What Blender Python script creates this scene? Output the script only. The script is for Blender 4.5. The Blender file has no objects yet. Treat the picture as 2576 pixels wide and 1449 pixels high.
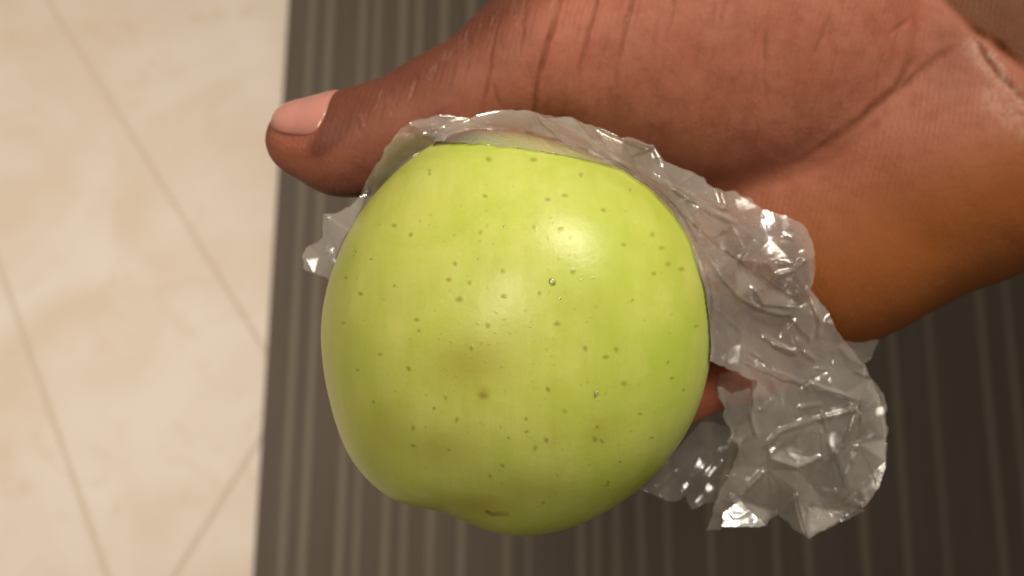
import bpy, bmesh, math, random
import numpy as np
from mathutils import Matrix, Vector

# ------------------------------------------------------------------ camera, world, lamps, exposure
S = bpy.context.scene
COL = S.collection
F = 2762.0                    # focal length in units of a picture 2576 wide
CX, CY = 1288.0, 724.5
D = 0.225                     # metres from the lens to the middle of the apple
H = 1.25                      # height of the lens over the floor
TILT = math.radians(13.5)

cam_data = bpy.data.cameras.new('camera')
cam_data.sensor_width = 36.0
cam_data.lens = 36.0 * F / 2576.0
cam_data.clip_start = 0.005
cam_data.clip_end = 100
cam_data.dof.use_dof = True
cam_data.dof.focus_distance = 0.197
cam_data.dof.aperture_fstop = 17.0
cam = bpy.data.objects.new('camera', cam_data)
COL.objects.link(cam)
CAM_M = Matrix.Translation((0, 0, H)) @ Matrix.Rotation(TILT, 4, 'X')
cam.matrix_world = CAM_M
S.camera = cam
HELD_M = CAM_M @ Matrix.Translation((0, 0, -D))     # frame of the held things: x right, y up, z to the lens

world = bpy.data.worlds.new('World')
S.world = world
world.use_nodes = True
bg = world.node_tree.nodes['Background']
bg.inputs[0].default_value = (1.0, 0.86, 0.70, 1)
bg.inputs[1].default_value = 0.155

def lamp(name, kind, loc, aim, energy, color, **kw):
    d = bpy.data.lights.new(name, kind)
    d.energy = energy
    d.color = color
    for k, v in kw.items():
        setattr(d, k, v)
    o = bpy.data.objects.new(name, d)
    COL.objects.link(o)
    o.location = loc
    o.rotation_euler = (Vector(aim) - Vector(loc)).to_track_quat('-Z', 'Y').to_euler()
    return o

key_at = HELD_M @ Vector((0.42 * 0.56, 0.70 * 0.56, 0.58 * 0.56))
lamp('ceiling_lamp', 'AREA', key_at, HELD_M @ Vector((0, 0, 0)), 2.75, (1.0, 0.90, 0.76), shape='DISK', size=0.17)
lamp('fill_spot', 'SPOT', (-0.22, 0.12, 2.4), (-0.85, 0.34, 0), 176.0, (1.0, 0.90, 0.78),
     spot_size=math.radians(58), spot_blend=1.0, shadow_soft_size=0.24)  # added spot: brightens the left floor, fills the apple, leaves the right dark

S.view_settings.view_transform = 'Standard'
S.view_settings.look = 'None'
S.view_settings.exposure = 0.0
S.view_settings.gamma = 1.0
S.cycles.use_denoising = True
S.cycles.max_bounces = 10
S.cycles.transparent_max_bounces = 24

# ------------------------------------------------------------------ helpers
rng = np.random.default_rng(7)

def at(px, py, z):
    """pixel of the 2576 wide picture + height over the apple's middle (m) -> held frame (m)"""
    px = np.asarray(px, float); py = np.asarray(py, float); z = np.asarray(z, float)
    k = (D - z) / F
    return np.stack([(px - CX) * k, -(py - CY) * k, z + 0 * px], -1)

def to_px(p):
    k = F / (D - p[:, 2])
    return p[:, 0] * k + CX, -p[:, 1] * k + CY

def on_floor(px, py, z=0.0):
    d = CAM_M.to_3x3() @ Vector(((px - CX) / F, -(py - CY) / F, -1))
    t = (z - H) / d.z
    return Vector((0, 0, H)) + d * t

def mesh_np(name, verts, faces, smooth=True):
    me = bpy.data.meshes.new(name)
    verts = np.asarray(verts, np.float32); faces = np.asarray(faces, np.int32)
    n = faces.shape[1]
    me.vertices.add(len(verts)); me.vertices.foreach_set('co', verts.ravel())
    me.loops.add(faces.size); me.loops.foreach_set('vertex_index', faces.ravel())
    me.polygons.add(len(faces))
    me.polygons.foreach_set('loop_start', np.arange(0, faces.size, n, dtype=np.int32))
    if smooth:
        me.polygons.foreach_set('use_smooth', np.ones(len(faces), bool))
    me.update(calc_edges=True)
    return me

def attr(me, name, val):
    a = me.attributes.new(name, 'FLOAT', 'POINT')
    a.data.foreach_set('value', np.asarray(val, np.float32))

def link(name, me, m=None, parent=None, matrix=None):
    o = bpy.data.objects.new(name, me)
    COL.objects.link(o)
    if m is not None and me is not None:
        me.materials.clear(); me.materials.append(m)
    if parent is not None:
        o.parent = parent
    elif matrix is not None:
        o.matrix_world = matrix
    return o

def tag(o, label=None, cat=None, group=None, kind=None):
    for k, v in (('label', label), ('category', cat), ('group', group), ('kind', kind)):
        if v: o[k] = v
    return o

def mat(name):
    m = bpy.data.materials.new(name)
    m.use_nodes = True
    nt = m.node_tree
    return m, nt, nt.nodes['Principled BSDF'], nt.nodes['Material Output']

class NT:
    def __init__(s, nt): s.nt = nt
    def n(s, kind, **kw):
        x = s.nt.nodes.new(kind)
        for k, v in kw.items(): setattr(x, k, v)
        return x
    def l(s, a, b): s.nt.links.new(a, b)
    def val(s, x, sock):
        if isinstance(x, (int, float)): sock.default_value = x
        else: s.l(x, sock)
    def math(s, op, a, b=0.0, clamp=False):
        x = s.n('ShaderNodeMath', operation=op, use_clamp=clamp)
        s.val(a, x.inputs[0]); s.val(b, x.inputs[1]); return x.outputs[0]
    def ramp(s, f, lo, hi, a=0.0, b=1.0):
        x = s.n('ShaderNodeMapRange'); s.val(f, x.inputs[0])
        for i, v in enumerate((lo, hi, a, b)): x.inputs[1 + i].default_value = v
        return x.outputs[0]
    def mix(s, f, a, b):
        x = s.n('ShaderNodeMix', data_type='RGBA'); s.val(f, x.inputs[0])
        for v, sock in ((a, x.inputs[6]), (b, x.inputs[7])):
            if isinstance(v, tuple): sock.default_value = (*v, 1)
            else: s.l(v, sock)
        return x.outputs[2]
    def noise(s, scale, detail=3.0, vec=None, rough=0.5, dist=0.0):
        x = s.n('ShaderNodeTexNoise')
        x.inputs['Scale'].default_value = scale; x.inputs['Detail'].default_value = detail
        x.inputs['Roughness'].default_value = rough; x.inputs['Distortion'].default_value = dist
        s.l(vec if vec is not None else s.obj(), x.inputs['Vector'])
        return x.outputs['Fac']
    def obj(s):
        if not hasattr(s, '_o'): s._o = s.n('ShaderNodeTexCoord').outputs['Object']
        return s._o
    def attr(s, name):
        return s.n('ShaderNodeAttribute', attribute_name=name).outputs['Fac']
    def scaled(s, v):
        x = s.n('ShaderNodeMapping'); s.l(s.obj(), x.inputs[0]); x.inputs['Scale'].default_value = v
        return x.outputs[0]
    def bump(s, h, strength, dist, prev=None):
        x = s.n('ShaderNodeBump'); x.inputs['Strength'].default_value = strength
        x.inputs['Distance'].default_value = dist; s.l(h, x.inputs['Height'])
        if prev is not None: s.l(prev, x.inputs['Normal'])
        return x.outputs[0]

def smoothstep(x, a, b):
    t = np.clip((x - a) / (b - a), 0, 1)
    return t * t * (3 - 2 * t)

_tabs = {}
def vnoise(x, y, freq, seed):
    """smooth 2-D value noise in -1..1"""
    if seed not in _tabs:
        _tabs[seed] = np.random.default_rng(seed).uniform(-1, 1, (64, 64))
    t = _tabs[seed]
    x = x * freq + 17.3; y = y * freq + 5.1
    i = np.floor(x).astype(int); j = np.floor(y).astype(int)
    u = x - i; v = y - j
    u = u * u * (3 - 2 * u); v = v * v * (3 - 2 * v)
    g = lambda a, b: t[a % 64, b % 64]
    return (g(i, j) * (1 - u) + g(i + 1, j) * u) * (1 - v) + (g(i, j + 1) * (1 - u) + g(i + 1, j + 1) * u) * v

def seg_dist(x, y, pts):
    """distance to a polyline and the share of its length at the nearest point"""
    pts = np.asarray(pts, float)
    best = np.full(x.shape, 1e9); par = np.zeros(x.shape)
    L = np.r_[0, np.cumsum(np.hypot(*(pts[1:] - pts[:-1]).T))]
    for k in range(len(pts) - 1):
        a, b = pts[k], pts[k + 1]
        ab = b - a; l2 = (ab ** 2).sum()
        t = np.clip(((x - a[0]) * ab[0] + (y - a[1]) * ab[1]) / l2, 0, 1)
        d = np.hypot(x - a[0] - t * ab[0], y - a[1] - t * ab[1])
        m = d < best
        best = np.where(m, d, best); par = np.where(m, (L[k] + t * (L[k + 1] - L[k])) / L[-1], par)
    return best, par

def in_poly(x, y, poly):
    poly = np.asarray(poly, float)
    c = np.zeros(x.shape, bool)
    j = len(poly) - 1
    for i in range(len(poly)):
        xi, yi = poly[i]; xj, yj = poly[j]
        if yi != yj:
            c ^= ((yi > y) != (yj > y)) & (x < (xj - xi) * (y - yi) / (yj - yi) + xi)
        j = i
    return c

# ------------------------------------------------------------------ floor of cream tiles
def tile_material():
    m, nt, b, out = mat('cream_marble')
    t = NT(nt)
    w = t.noise(5.0, 4, dist=1.0)
    w2 = t.noise(13.0, 3, rough=0.6, dist=1.6)
    c = t.mix(t.ramp(w, 0.38, 0.66), (0.73, 0.61, 0.485), (0.80, 0.71, 0.62))
    c = t.mix(t.math('MULTIPLY', t.ramp(w2, 0.56, 0.75), 0.55), c, (0.68, 0.525, 0.375))
    t.l(c, b.inputs['Base Color'])
    b.inputs['Roughness'].default_value = 0.5
    return m

def grout_material():
    m, nt, b, out = mat('grout')
    t = NT(nt)
    t.l(t.mix(t.noise(60, 3), (0.61, 0.52, 0.42), (0.67, 0.575, 0.47)), b.inputs['Base Color'])
    b.inputs['Roughness'].default_value = 0.9
    return m

M_TILE, M_GROUT = tile_material(), grout_material()

def box_mesh(name, x0, x1, y0, y1, z0, z1, bev=0.0):
    bm = bmesh.new()
    bmesh.ops.create_cube(bm, size=1)
    for v in bm.verts:
        v.co = ((x0 + x1) / 2 + v.co.x * (x1 - x0), (y0 + y1) / 2 + v.co.y * (y1 - y0), (z0 + z1) / 2 + v.co.z * (z1 - z0))
    if bev:
        bmesh.ops.bevel(bm, geom=bm.edges[:], offset=bev, segments=3, affect='EDGES', profile=0.5)
    me = bpy.data.meshes.new(name)
    bm.to_mesh(me); bm.free()
    return me

floor = link('floor', box_mesh('floor', -4, 4, -4, 4, -0.03, -0.0035), M_GROUT)
tag(floor, 'cream marble tiled floor with diagonal grout lines', kind='structure')

def line_of(p, q):
    a, b = on_floor(*p), on_floor(*q)
    d = (b - a).normalized()
    return a, Vector((-d.y, d.x, 0))

lineA = line_of((120, 0), (660, 870))
lineB = line_of((25, 740), (265, 1430))
lineC = line_of((640, 1130), (440, 1449))
step = 0.42
cuts = [lineA, lineB, lineC]
for k in (-2, -1, 1, 2):
    cuts.append((lineC[0] + lineC[1] * step * k, lineC[1]))
# the tile right of A continues under the mat; left of B a further row
cuts.append((lineA[0] + lineA[1] * step, lineA[1]) if lineA[1].x > 0 else (lineA[0] - lineA[1] * step, lineA[1]))
bm = bmesh.new()
bmesh.ops.create_grid(bm, x_segments=1, y_segments=1, size=3.9)
for p, n in cuts[:3] + cuts[7:]:
    bmesh.ops.bisect_plane(bm, geom=bm.verts[:] + bm.edges[:] + bm.faces[:], plane_co=p, plane_no=n)
for f in list(bm.faces):
    if f.calc_area() < 1e-4: continue
    co = [l.vert.co.copy() for l in f.loops]
    co = [c for i, c in enumerate(co) if (c - co[i - 1]).length > 1e-4]
    if len(co) < 3: continue
    if sum(co[i - 1].x * c.y - c.x * co[i - 1].y for i, c in enumerate(co)) < 0: co.reverse()
    b2 = bmesh.new()
    inner = []
    for i, c in enumerate(co):                       # each corner moved in by the half width of a joint
        d0 = (c - co[i - 1]).normalized(); d1 = (co[(i + 1) % len(co)] - c).normalized()
        n0 = Vector((-d0.y, d0.x, 0)); n1 = Vector((-d1.y, d1.x, 0))
        q = n0 + n1
        inner.append(c + q * (0.0029 / max(0.25, 1 + n0.dot(n1))))
    b2.faces.new([b2.verts.new((c.x, c.y, 0)) for c in inner])
    r = bmesh.ops.extrude_face_region(b2, geom=b2.faces[:])
    for v in [g for g in r['geom'] if isinstance(g, bmesh.types.BMVert)]: v.co.z -= 0.012
    bmesh.ops.recalc_face_normals(b2, faces=b2.faces[:])
    bmesh.ops.bevel(b2, geom=[e for e in b2.edges if all(abs(v.co.z) < 1e-6 for v in e.verts)], offset=0.0012, segments=2, affect='EDGES')
    me = bpy.data.meshes.new('floor_tile'); b2.to_mesh(me); b2.free()
    link('floor_tile', me, M_TILE, floor)
bm.free()

# ------------------------------------------------------------------ striped mat
def mat_material(name, a, c, stripe):
    m, nt, b, out = mat(name)
    t = NT(nt)
    f = t.noise(90.0, 3, vec=t.scaled((1.0, 0.05, 1.0)))
    g = t.noise(700.0, 2)
    k = t.noise(7.0, 4, rough=0.6)
    col = t.mix(t.ramp(f, 0.3, 0.7), a, c)
    col = t.mix(t.math('MULTIPLY', t.ramp(k, 0.4, 0.8), 0.35), col, stripe)
    t.l(col, b.inputs['Base Color'])
    b.inputs['Roughness'].default_value = 0.75
    b.inputs['Sheen Weight'].default_value = 0.15
    t.l(t.bump(g, 0.4, 0.001), b.inputs['Normal'])
    return m

M_MAT = mat_material('dark_brown_weave', (0.098, 0.073, 0.052), (0.113, 0.086, 0.062), (0.127, 0.098, 0.073))
M_RIB = mat_material('pale_stripe_yarn', (0.175, 0.142, 0.103), (0.215, 0.177, 0.13), (0.16, 0.128, 0.093))
TH = 0.008
e0, e1 = on_floor(635, 1449, TH), on_floor(725, 0, TH)
ey = (e1 - e0).normalized(); ex = Vector((ey.y, -ey.x, 0))
MAT_M = Matrix(((ex.x, ey.x, 0, e0.x), (ex.y, ey.y, 0, e0.y), (0, 0, 1, 0.0005), (0, 0, 0, 1)))
rug = link('striped_mat', box_mesh('striped_mat', 0, 1.5, -1.0, 1.9, 0, TH, 0.003), M_MAT, None, MAT_M)
tag(rug, 'dark brown mat with pale lengthwise stripes lying on the cream tiles', 'mat')
ribs = [(706, 15), (758, 17), (850, 15), (893, 13), (965, 16), (1012, 14), (1081, 17), (1158, 16), (1273, 15), (1330, 10), (1461, 14), (1502, 13),
        (1552, 14), (1614, 15), (1681, 14), (1790, 12), (1957, 13), (2036, 14), (2180, 15), (2287, 14), (2385, 12), (2527, 15),
        (2600, 13), (2690, 14), (2770, 13), (2905, 15), (3020, 14)]
inv = MAT_M.inverted()
for x, w in ribs:
    c = (inv @ on_floor(x, 1449, TH)).x
    hw = w * (H / F) * 0.75
    n = 7
    prof = [(c + hw * math.cos(math.pi * i / (n - 1)), TH - 0.001 + 0.0032 * math.sin(math.pi * i / (n - 1)) ** 0.7) for i in range(n)]
    vs = [(px, y, pz) for y in (-0.995, 1.895) for px, pz in prof]
    fs = [(i, i + 1, n + i + 1, n + i) for i in range(n - 1)]
    me = bpy.data.meshes.new('stripe')
    me.from_pydata(vs, [], fs); me.update()
    me.polygons.foreach_set('use_smooth', [True] * len(fs))
    link('stripe', me, M_RIB, rug)

# ------------------------------------------------------------------ apple
AC = np.array([1300.0, 832.0])         # middle of the apple in the picture
outline = [(808, 820), (812, 900), (826, 985), (845, 1060), (876, 1140), (925, 1205), (985, 1252), (1045, 1270), (1110, 1279), (1180, 1309),
           (1250, 1338), (1320, 1345), (1380, 1337), (1450, 1318), (1550, 1266), (1640, 1198), (1705, 1118), (1752, 1030), (1780, 930), (1789, 830), (1780, 725),
           (1745, 610), (1690, 520), (1610, 452), (1510, 398), (1400, 356), (1300, 330), (1200, 324), (1120, 342), (1045, 388), (975, 450), (905, 535),
           (850, 640), (820, 735)]
o = np.array(outline, float) - AC
oth = np.arctan2(-o[:, 1], o[:, 0]); orr = np.hypot(o[:, 0], o[:, 1])
i_ = np.argsort(oth); oth, orr = oth[i_], orr[i_]
tt = np.linspace(-np.pi, np.pi, 1441)[:-1]
RT = np.interp(tt, np.r_[oth - 2 * np.pi, oth, oth + 2 * np.pi], np.r_[orr, orr, orr])
def cblur(a, w):
    k = np.exp(-0.5 * (np.arange(-3 * w, 3 * w + 1) / w) ** 2); k /= k.sum()
    return np.convolve(np.r_[a[-3 * w:], a, a[:3 * w]], k, 'valid')
RT = cblur(RT, 8)
RSM = cblur(RT, 110)
def R_of(th, tab):
    return np.interp((th + np.pi) % (2 * np.pi) - np.pi, np.r_[tt, np.pi], np.r_[tab, tab[0]])
PXM = D / F                             # metres per picture unit at the apple's middle
RZ = 455 * PXM
def apple_rmix(th, rho):
    w = np.clip(rho, 0, 1) ** 3
    return R_of(th, RSM) * (1 - w) + R_of(th, RT) * w
PW = 2.15
def apple_z(px, py):
    """front height of the apple over its middle for a picture point, nan outside"""
    z = np.zeros(px.shape)
    for _ in range(30):
        s = (D / (D - z))
        # the disk parameter is orthographic: undo the perspective of the height
        dx = ((px - CX) / s + CX - AC[0]) / 0.983; dy = -((py - CY) / s + CY - AC[1]) / 0.983
        th = np.arctan2(dy, dx); r = np.hypot(dx, dy)
        rho = r / R_of(th, RSM)
        for _k in range(3): rho = r / apple_rmix(th, rho)
        z = 0.5 * z + 0.5 * RZ * np.clip(1 - np.clip(rho, 0, 1) ** PW, 0, 1) ** (1 / PW)
    return np.where(rho < 1, z, np.nan), rho

NTH, NR = 1100, 330
th = np.linspace(-np.pi, np.pi, NTH, endpoint=False)
ph = np.r_[np.linspace(np.pi / 2, -0.35, NR), np.linspace(-0.4, -np.pi / 2, 60)]
TH_, PH_ = np.meshgrid(th, ph)
# superellipse profile: rho from the pole outwards
rho = np.abs(np.cos(PH_)); zz = np.sign(np.sin(PH_)) * RZ * (1 - np.clip(rho, 0, 1) ** PW) ** (1 / PW)
rr = rho * apple_rmix(TH_, rho) * 0.983        # a ball seen from near shows a slightly larger outline
X = (AC[0] + rr * np.cos(TH_) - CX) * PXM
Y = -(AC[1] - rr * np.sin(TH_) - CY) * PXM
V = np.stack([X, Y, zz], -1).reshape(-1, 3)
nr = len(ph)
I = np.arange(nr - 1)[:, None] * NTH; J = np.arange(NTH)[None]
J2 = (J + 1) % NTH
Fq = np.stack([I + J, I + NTH + J, I + NTH + J2, I + J2], -1).reshape(-1, 4)
# flower end: a dimple low on the far side, stem end: a dimple high on the far side
for cxm, cym, czm, dep, wid in ((AC[0] - 20, AC[1] + 330, -0.55, 0.006, 0.010), (AC[0] + 60, AC[1] - 330, -0.6, 0.007, 0.010)):
    c = np.array([(cxm - CX) * PXM, -(cym - CY) * PXM, czm * RZ])
    cen = np.array([(AC[0] - CX) * PXM, -(AC[1] - CY) * PXM, 0])
    dr = c - cen; dr /= np.linalg.norm(dr)
    u = (V - cen) / np.linalg.norm(V - cen, axis=1)[:, None]
    ang = np.arccos(np.clip(u @ dr, -1, 1)) * 0.04
    V = V - u * (dep * np.exp(-(ang / wid) ** 2))[:, None]
apx, apy = to_px(V)
front = (np.repeat(ph, NTH) > -0.2)
# lumpy, hand-grown surface
lump = vnoise(V[:, 0], V[:, 1], 55, 3) * 0.00022 + vnoise(V[:, 0], V[:, 1], 130, 4) * 0.00006
V[:, 2] += lump * np.clip(np.sin(np.repeat(ph, NTH)), 0, 1)

lent = [(1230, 401, 8), (1342, 402, 8), (1081, 428, 4), (1081, 437, 4), (1221, 493, 6), (1421, 493, 7), (1379, 503, 7), (1517, 529, 7), (1461, 440, 6), (1585, 478, 4),
        (1345, 572, 6), (1411, 577, 6), (1210, 584, 6), (1034, 590, 6), (993, 567, 6), (1567, 615, 6), (1640, 590, 7), (1664, 624, 7), (1680, 664, 8), (1714, 676, 7),
        (1644, 688, 6), (1146, 663, 6), (1130, 703, 7), (1183, 711, 7), (1266, 683, 6), (1268, 745, 6), (1157, 752, 9), (1228, 817, 7), (1441, 682, 7), (1356, 737, 6),
        (908, 738, 6), (870, 697, 5), (895, 632, 4), (935, 651, 4), (992, 718, 4), (1049, 803, 6), (1055, 831, 5), (863, 812, 5), (1187, 874, 6), (957, 890, 5), (1029, 926, 6),
        (1122, 1000, 6), (1093, 1026, 5), (1150, 1055, 6), (1040, 1075, 7), (1217, 993, 10), (1401, 813, 8), (1472, 875, 7), (1550, 878, 7), (1524, 897, 7), (1379, 978, 7),
        (1570, 963, 8), (1421, 1034, 7), (1324, 1053, 5), (1325, 1085, 5), (1375, 1106, 7), (1347, 1125, 7), (1265, 1169, 6), (1497, 1103, 7), (1515, 1109, 6), (1503, 1073, 5),
        (1530, 1212, 5), (1527, 1219, 5), (1233, 1196, 5), (1040, 1120, 6), (1366, 1263, 5), (1590, 755, 5), (1750, 820, 5), (1680, 910, 5), (1690, 950, 5), (1610, 1040, 5),
        (1720, 980, 5), (1640, 1100, 5), (1560, 1160, 4), (1280, 1100, 4), (1130, 1130, 4), (940, 1010, 4), (900, 930, 4)]
r2 = np.random.default_rng(21)
extra = [(AC[0] + r2.normal(0, 270), AC[1] + r2.normal(0, 270), r2.uniform(2.0, 4.5)) for _ in range(190)]
spot = np.zeros(len(V), np.float32)
for lst, base in ((lent, 1.0), (extra, 0.42)):
    for x, y, r in lst:
        dx = apx - x; dy = apy - y
        s = np.flatnonzero(front & (np.abs(dx) < r * 2.5) & (np.abs(dy) < r * 2.5))
        if not len(s): continue
        el = r2.uniform(0.75, 1.25); sk = r2.uniform(-0.3, 0.3)
        d = np.hypot((dx[s] + sk * dy[s]) * el, dy[s] / el)
        st = base * r2.uniform(0.65, 1.0)
        spot[s] = np.maximum(spot[s], st * (1 - smoothstep(d, r * 0.15, r * 1.45)))
scar = np.zeros(len(V), np.float32)
d, t_ = seg_dist(apx, apy, [(1225, 1287), (1238, 1293), (1276, 1293)])
scar = np.maximum(scar, (front * (1 - smoothstep(d, 2, 9) ) * (1 - 0.5 * t_)))
blotch = np.zeros(len(V), np.float32)
for x, y, rx, ry, s in ((1180, 912, 105, 70, 0.72), (1150, 945, 45, 28, 0.4), (1217, 988, 20, 24, 0.75), (1100, 1125, 80, 45, 0.5), (1200, 1268, 110, 30, 0.8), (960, 1100, 70, 90, 0.35), (1330, 1230, 120, 40, 0.45), (1000, 760, 60, 50, 0.18), (1480, 760, 80, 50, 0.15), (1505, 1085, 40, 40, 0.4), (1400, 1090, 35, 40, 0.2)):
    blotch = np.maximum(blotch, front * s * np.exp(-(((apx - x) / rx) ** 2 + ((apy - y) / ry) ** 2)))

def apple_material():
    m, nt, b, out = mat('apple_skin')
    t = NT(nt)
    w = t.noise(30, 3, rough=0.55); w2 = t.noise(95, 4, rough=0.6)
    sep = t.n('ShaderNodeSeparateXYZ'); t.l(t.obj(), sep.inputs[0])
    g = t.math('ADD', t.ramp(sep.outputs[0], -0.035, 0.045, 0.0, 0.75), t.ramp(w, 0.35, 0.7, -0.25, 0.35))
    c = t.mix(t.math('ADD', g, 0.0, True), (0.56, 0.585, 0.118), (0.42, 0.525, 0.065))
    c = t.mix(t.ramp(w2, 0.45, 0.75, 0, 0.35), c, (0.66, 0.66, 0.20))
    pm = t.noise(48, 4, rough=0.65, dist=0.8)
    c = t.mix(t.ramp(pm, 0.48, 0.70, 0, 0.42), c, (0.62, 0.62, 0.19))
    c = t.mix(t.ramp(pm, 0.50, 0.30, 0, 0.34), c, (0.38, 0.46, 0.045))
    st = t.noise(60, 5, vec=t.scaled((4.0, 0.7, 1.0)), rough=0.7)
    c = t.mix(t.ramp(st, 0.42, 0.72, 0, 0.38), c, (0.37, 0.47, 0.040))
    fl = t.n('ShaderNodeTexVoronoi'); fl.inputs['Scale'].default_value = 520; t.l(t.obj(), fl.inputs['Vector'])
    c = t.mix(t.math('MULTIPLY', t.ramp(fl.outputs['Distance'], 0.12, 0.30, 1, 0), t.ramp(w2, 0.45, 0.65, 0, 0.12)), c, (0.72, 0.74, 0.34))
    c = t.mix(t.math('MULTIPLY', t.attr('blotch'), 0.95), c, (0.36, 0.32, 0.045))
    c = t.mix(t.math('MULTIPLY', t.attr('spot'), 0.74), c, (0.25, 0.225, 0.030))
    c = t.mix(t.attr('scar'), c, (0.25, 0.21, 0.025))
    t.l(c, b.inputs['Base Color'])
    b.inputs['Roughness'].default_value = 0.36
    b.inputs['Specular IOR Level'].default_value = 0.36
    b.inputs['Subsurface Weight'].default_value = 0.25
    b.inputs['Subsurface Radius'].default_value = (0.9, 1.0, 0.3)
    b.inputs['Subsurface Scale'].default_value = 0.003
    n1 = t.noise(420, 3, rough=0.6); n2 = t.noise(1600, 2)
    bp = t.bump(n1, 0.10, 0.0006); bp = t.bump(n2, 0.10, 0.0002, bp)
    bp = t.bump(t.attr('spot'), 0.25, 0.0003, bp)
    t.l(bp, b.inputs['Normal'])
    return m

V_APPLE = V.copy()
me = mesh_np('apple', V, Fq)
attr(me, 'spot', spot); attr(me, 'scar', scar); attr(me, 'blotch', blotch)
apple = link('apple', me, apple_material(), None, HELD_M)
tag(apple, 'large yellow green apple with brown specks held in the plastic bag', 'apple')

def water_material():
    m = bpy.data.materials.new('water'); m.use_nodes = True
    nt = m.node_tree; nt.nodes.clear(); t = NT(nt)
    out = t.n('ShaderNodeOutputMaterial'); tr = t.n('ShaderNodeBsdfTransparent'); gl = t.n('ShaderNodeBsdfGlossy')
    tr.inputs[0].default_value = (0.95, 0.96, 0.94, 1); gl.inputs['Roughness'].default_value = 0.28
    fr = t.n('ShaderNodeFresnel'); fr.inputs[0].default_value = 1.4
    mx = t.n('ShaderNodeMixShader'); t.l(t.math('MULTIPLY', fr.outputs[0], 4.0, True), mx.inputs[0]); t.l(tr.outputs[0], mx.inputs[1]); t.l(gl.outputs[0], mx.inputs[2])
    t.l(mx.outputs[0], out.inputs[0])
    return m
M_WATER = water_material()

def beads(name, spots, zfun, parent):
    """small flattened drops of water lying on a surface"""
    bm = bmesh.new()
    for x, y, r in spots:
        z = float(zfun(x, y))
        if z != z: continue
        p = at(x, y, z)
        rm = r * PXM
        mm = Matrix.Translation(Vector(p)) @ Matrix.Diagonal((rm, rm * random.uniform(0.8, 1.3), rm * 0.4, 1))
        bmesh.ops.create_icosphere(bm, subdivisions=2, radius=1, matrix=mm)
    me = bpy.data.meshes.new(name)
    bm.to_mesh(me); bm.free()
    me.polygons.foreach_set('use_smooth', [True] * len(me.polygons))
    ob = link(name, me, M_WATER, parent)
    ob['kind'] = 'stuff'
    return ob
az1 = lambda x, y: apple_z(np.array([float(x)]), np.array([float(y)]))[0][0]
drops = [(1270, 573, 5), (1205, 655, 5), (1268, 560, 3), (1288, 615, 3), (1222, 738, 4), (1266, 738, 4), (1332, 822, 5), (1408, 752, 6), (1388, 712, 9), (1200, 745, 3), (1500, 990, 5), (1290, 470, 3), (1235, 785, 4), (1170, 580, 3)]
drops += [(1400 + r2.normal(0, 45), 655 + r2.normal(0, 42), r2.uniform(2, 4.0)) for _ in range(30)]
random.seed(5)
beads('water_drops', drops, az1, apple)

# ------------------------------------------------------------------ hand
SK = []                                             # (group, kind, data)
def chain(group, pts, k=0.004):
    for a, b in zip(pts[:-1], pts[1:]):
        pa, pb = at(*a[:3]), at(*b[:3])
        SK.append((group, 'cone', (pa, pb, a[3] * (D - a[2]) / F, b[3] * (D - b[2]) / F), k))
def ball(group, px, py, z, rx, ry, rz, rot=0.0, k=0.004):
    c = at(px, py, z); s = (D - z) / F
    SK.append((group, 'ell', (c, np.array([rx * s, ry * s, rz]), math.radians(rot)), k))

mmz = 0.001
# thumb: tip, joint, base
chain('thumb', [(758, 352, -.0130, 90), (850, 366, -.0125, 103), (885, 363, -.0125, 107), (970, 344, -.013, 120), (1116, 272, -.0150, 126), (1330, 156, -.0200, 158), (1560, 130, -.0290, 200), (1850, 60, -.0370, 215)], .006)
# ball of the thumb
ball('thenar', 1790, 62, -.0300, 512, 406, .0225, 0)
# palm and heel of the hand
chain('palm', [(2660, 395, -.0390, 205), (2440, 492, -.0390, 192), (2200, 606, -.0390, 187), (2053, 677, -.0400, 184), (1905, 770, -.0460, 160), (1860, 880, -.0490, 115)], .012)
chain('palm', [(2560, 240, -.0395, 215), (2250, 400, -.0410, 210), (1900, 560, -.0460, 190), (1730, 650, -.0510, 140)], .012)
chain('palm', [(2450, 80, -.0395, 190), (2000, 230, -.0440, 200), (1640, 480, -.0490, 130)], .012)
ball('palm', 2480, 420, -.0360, 330, 200, .0195, 28, .012)
# wrist and forearm, leaving the frame at the upper right
chain('arm', [(2720, 60, -.0470, 250), (3200, -250, -.0440, 300), (3700, -560, -.0400, 330)], .010)
chain('arm', [(2760, 250, -.0500, 215), (3250, -20, -.0460, 280), (3750, -330, -.0400, 320)], .010)
# four fingers curled under the apple
chain('little', [(1900, 890, -.0460, 102), (1735, 955, -.0400, 94), (1560, 1062, -.0360, 90), (1452, 1222, -.0230, 84)], .003)
chain('ring', [(1850, 760, -.0520, 112), (1540, 930, -.0540, 110), (1280, 1060, -.0520, 102), (1110, 1130, -.0400, 90)], .003)
chain('middle', [(1760, 660, -.0540, 114), (1420, 800, -.0560, 112), (1140, 900, -.0530, 104), (990, 950, -.0420, 92)], .003)
chain('index', [(1660, 540, -.0540, 112), (1380, 640, -.0550, 110), (1120, 700, -.0500, 102), (985, 720, -.0390, 90)], .003)

def smin(a, b, k):
    h = np.maximum(k - np.abs(a - b), 0) / k
    return np.minimum(a, b) - h * h * k * 0.25

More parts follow.
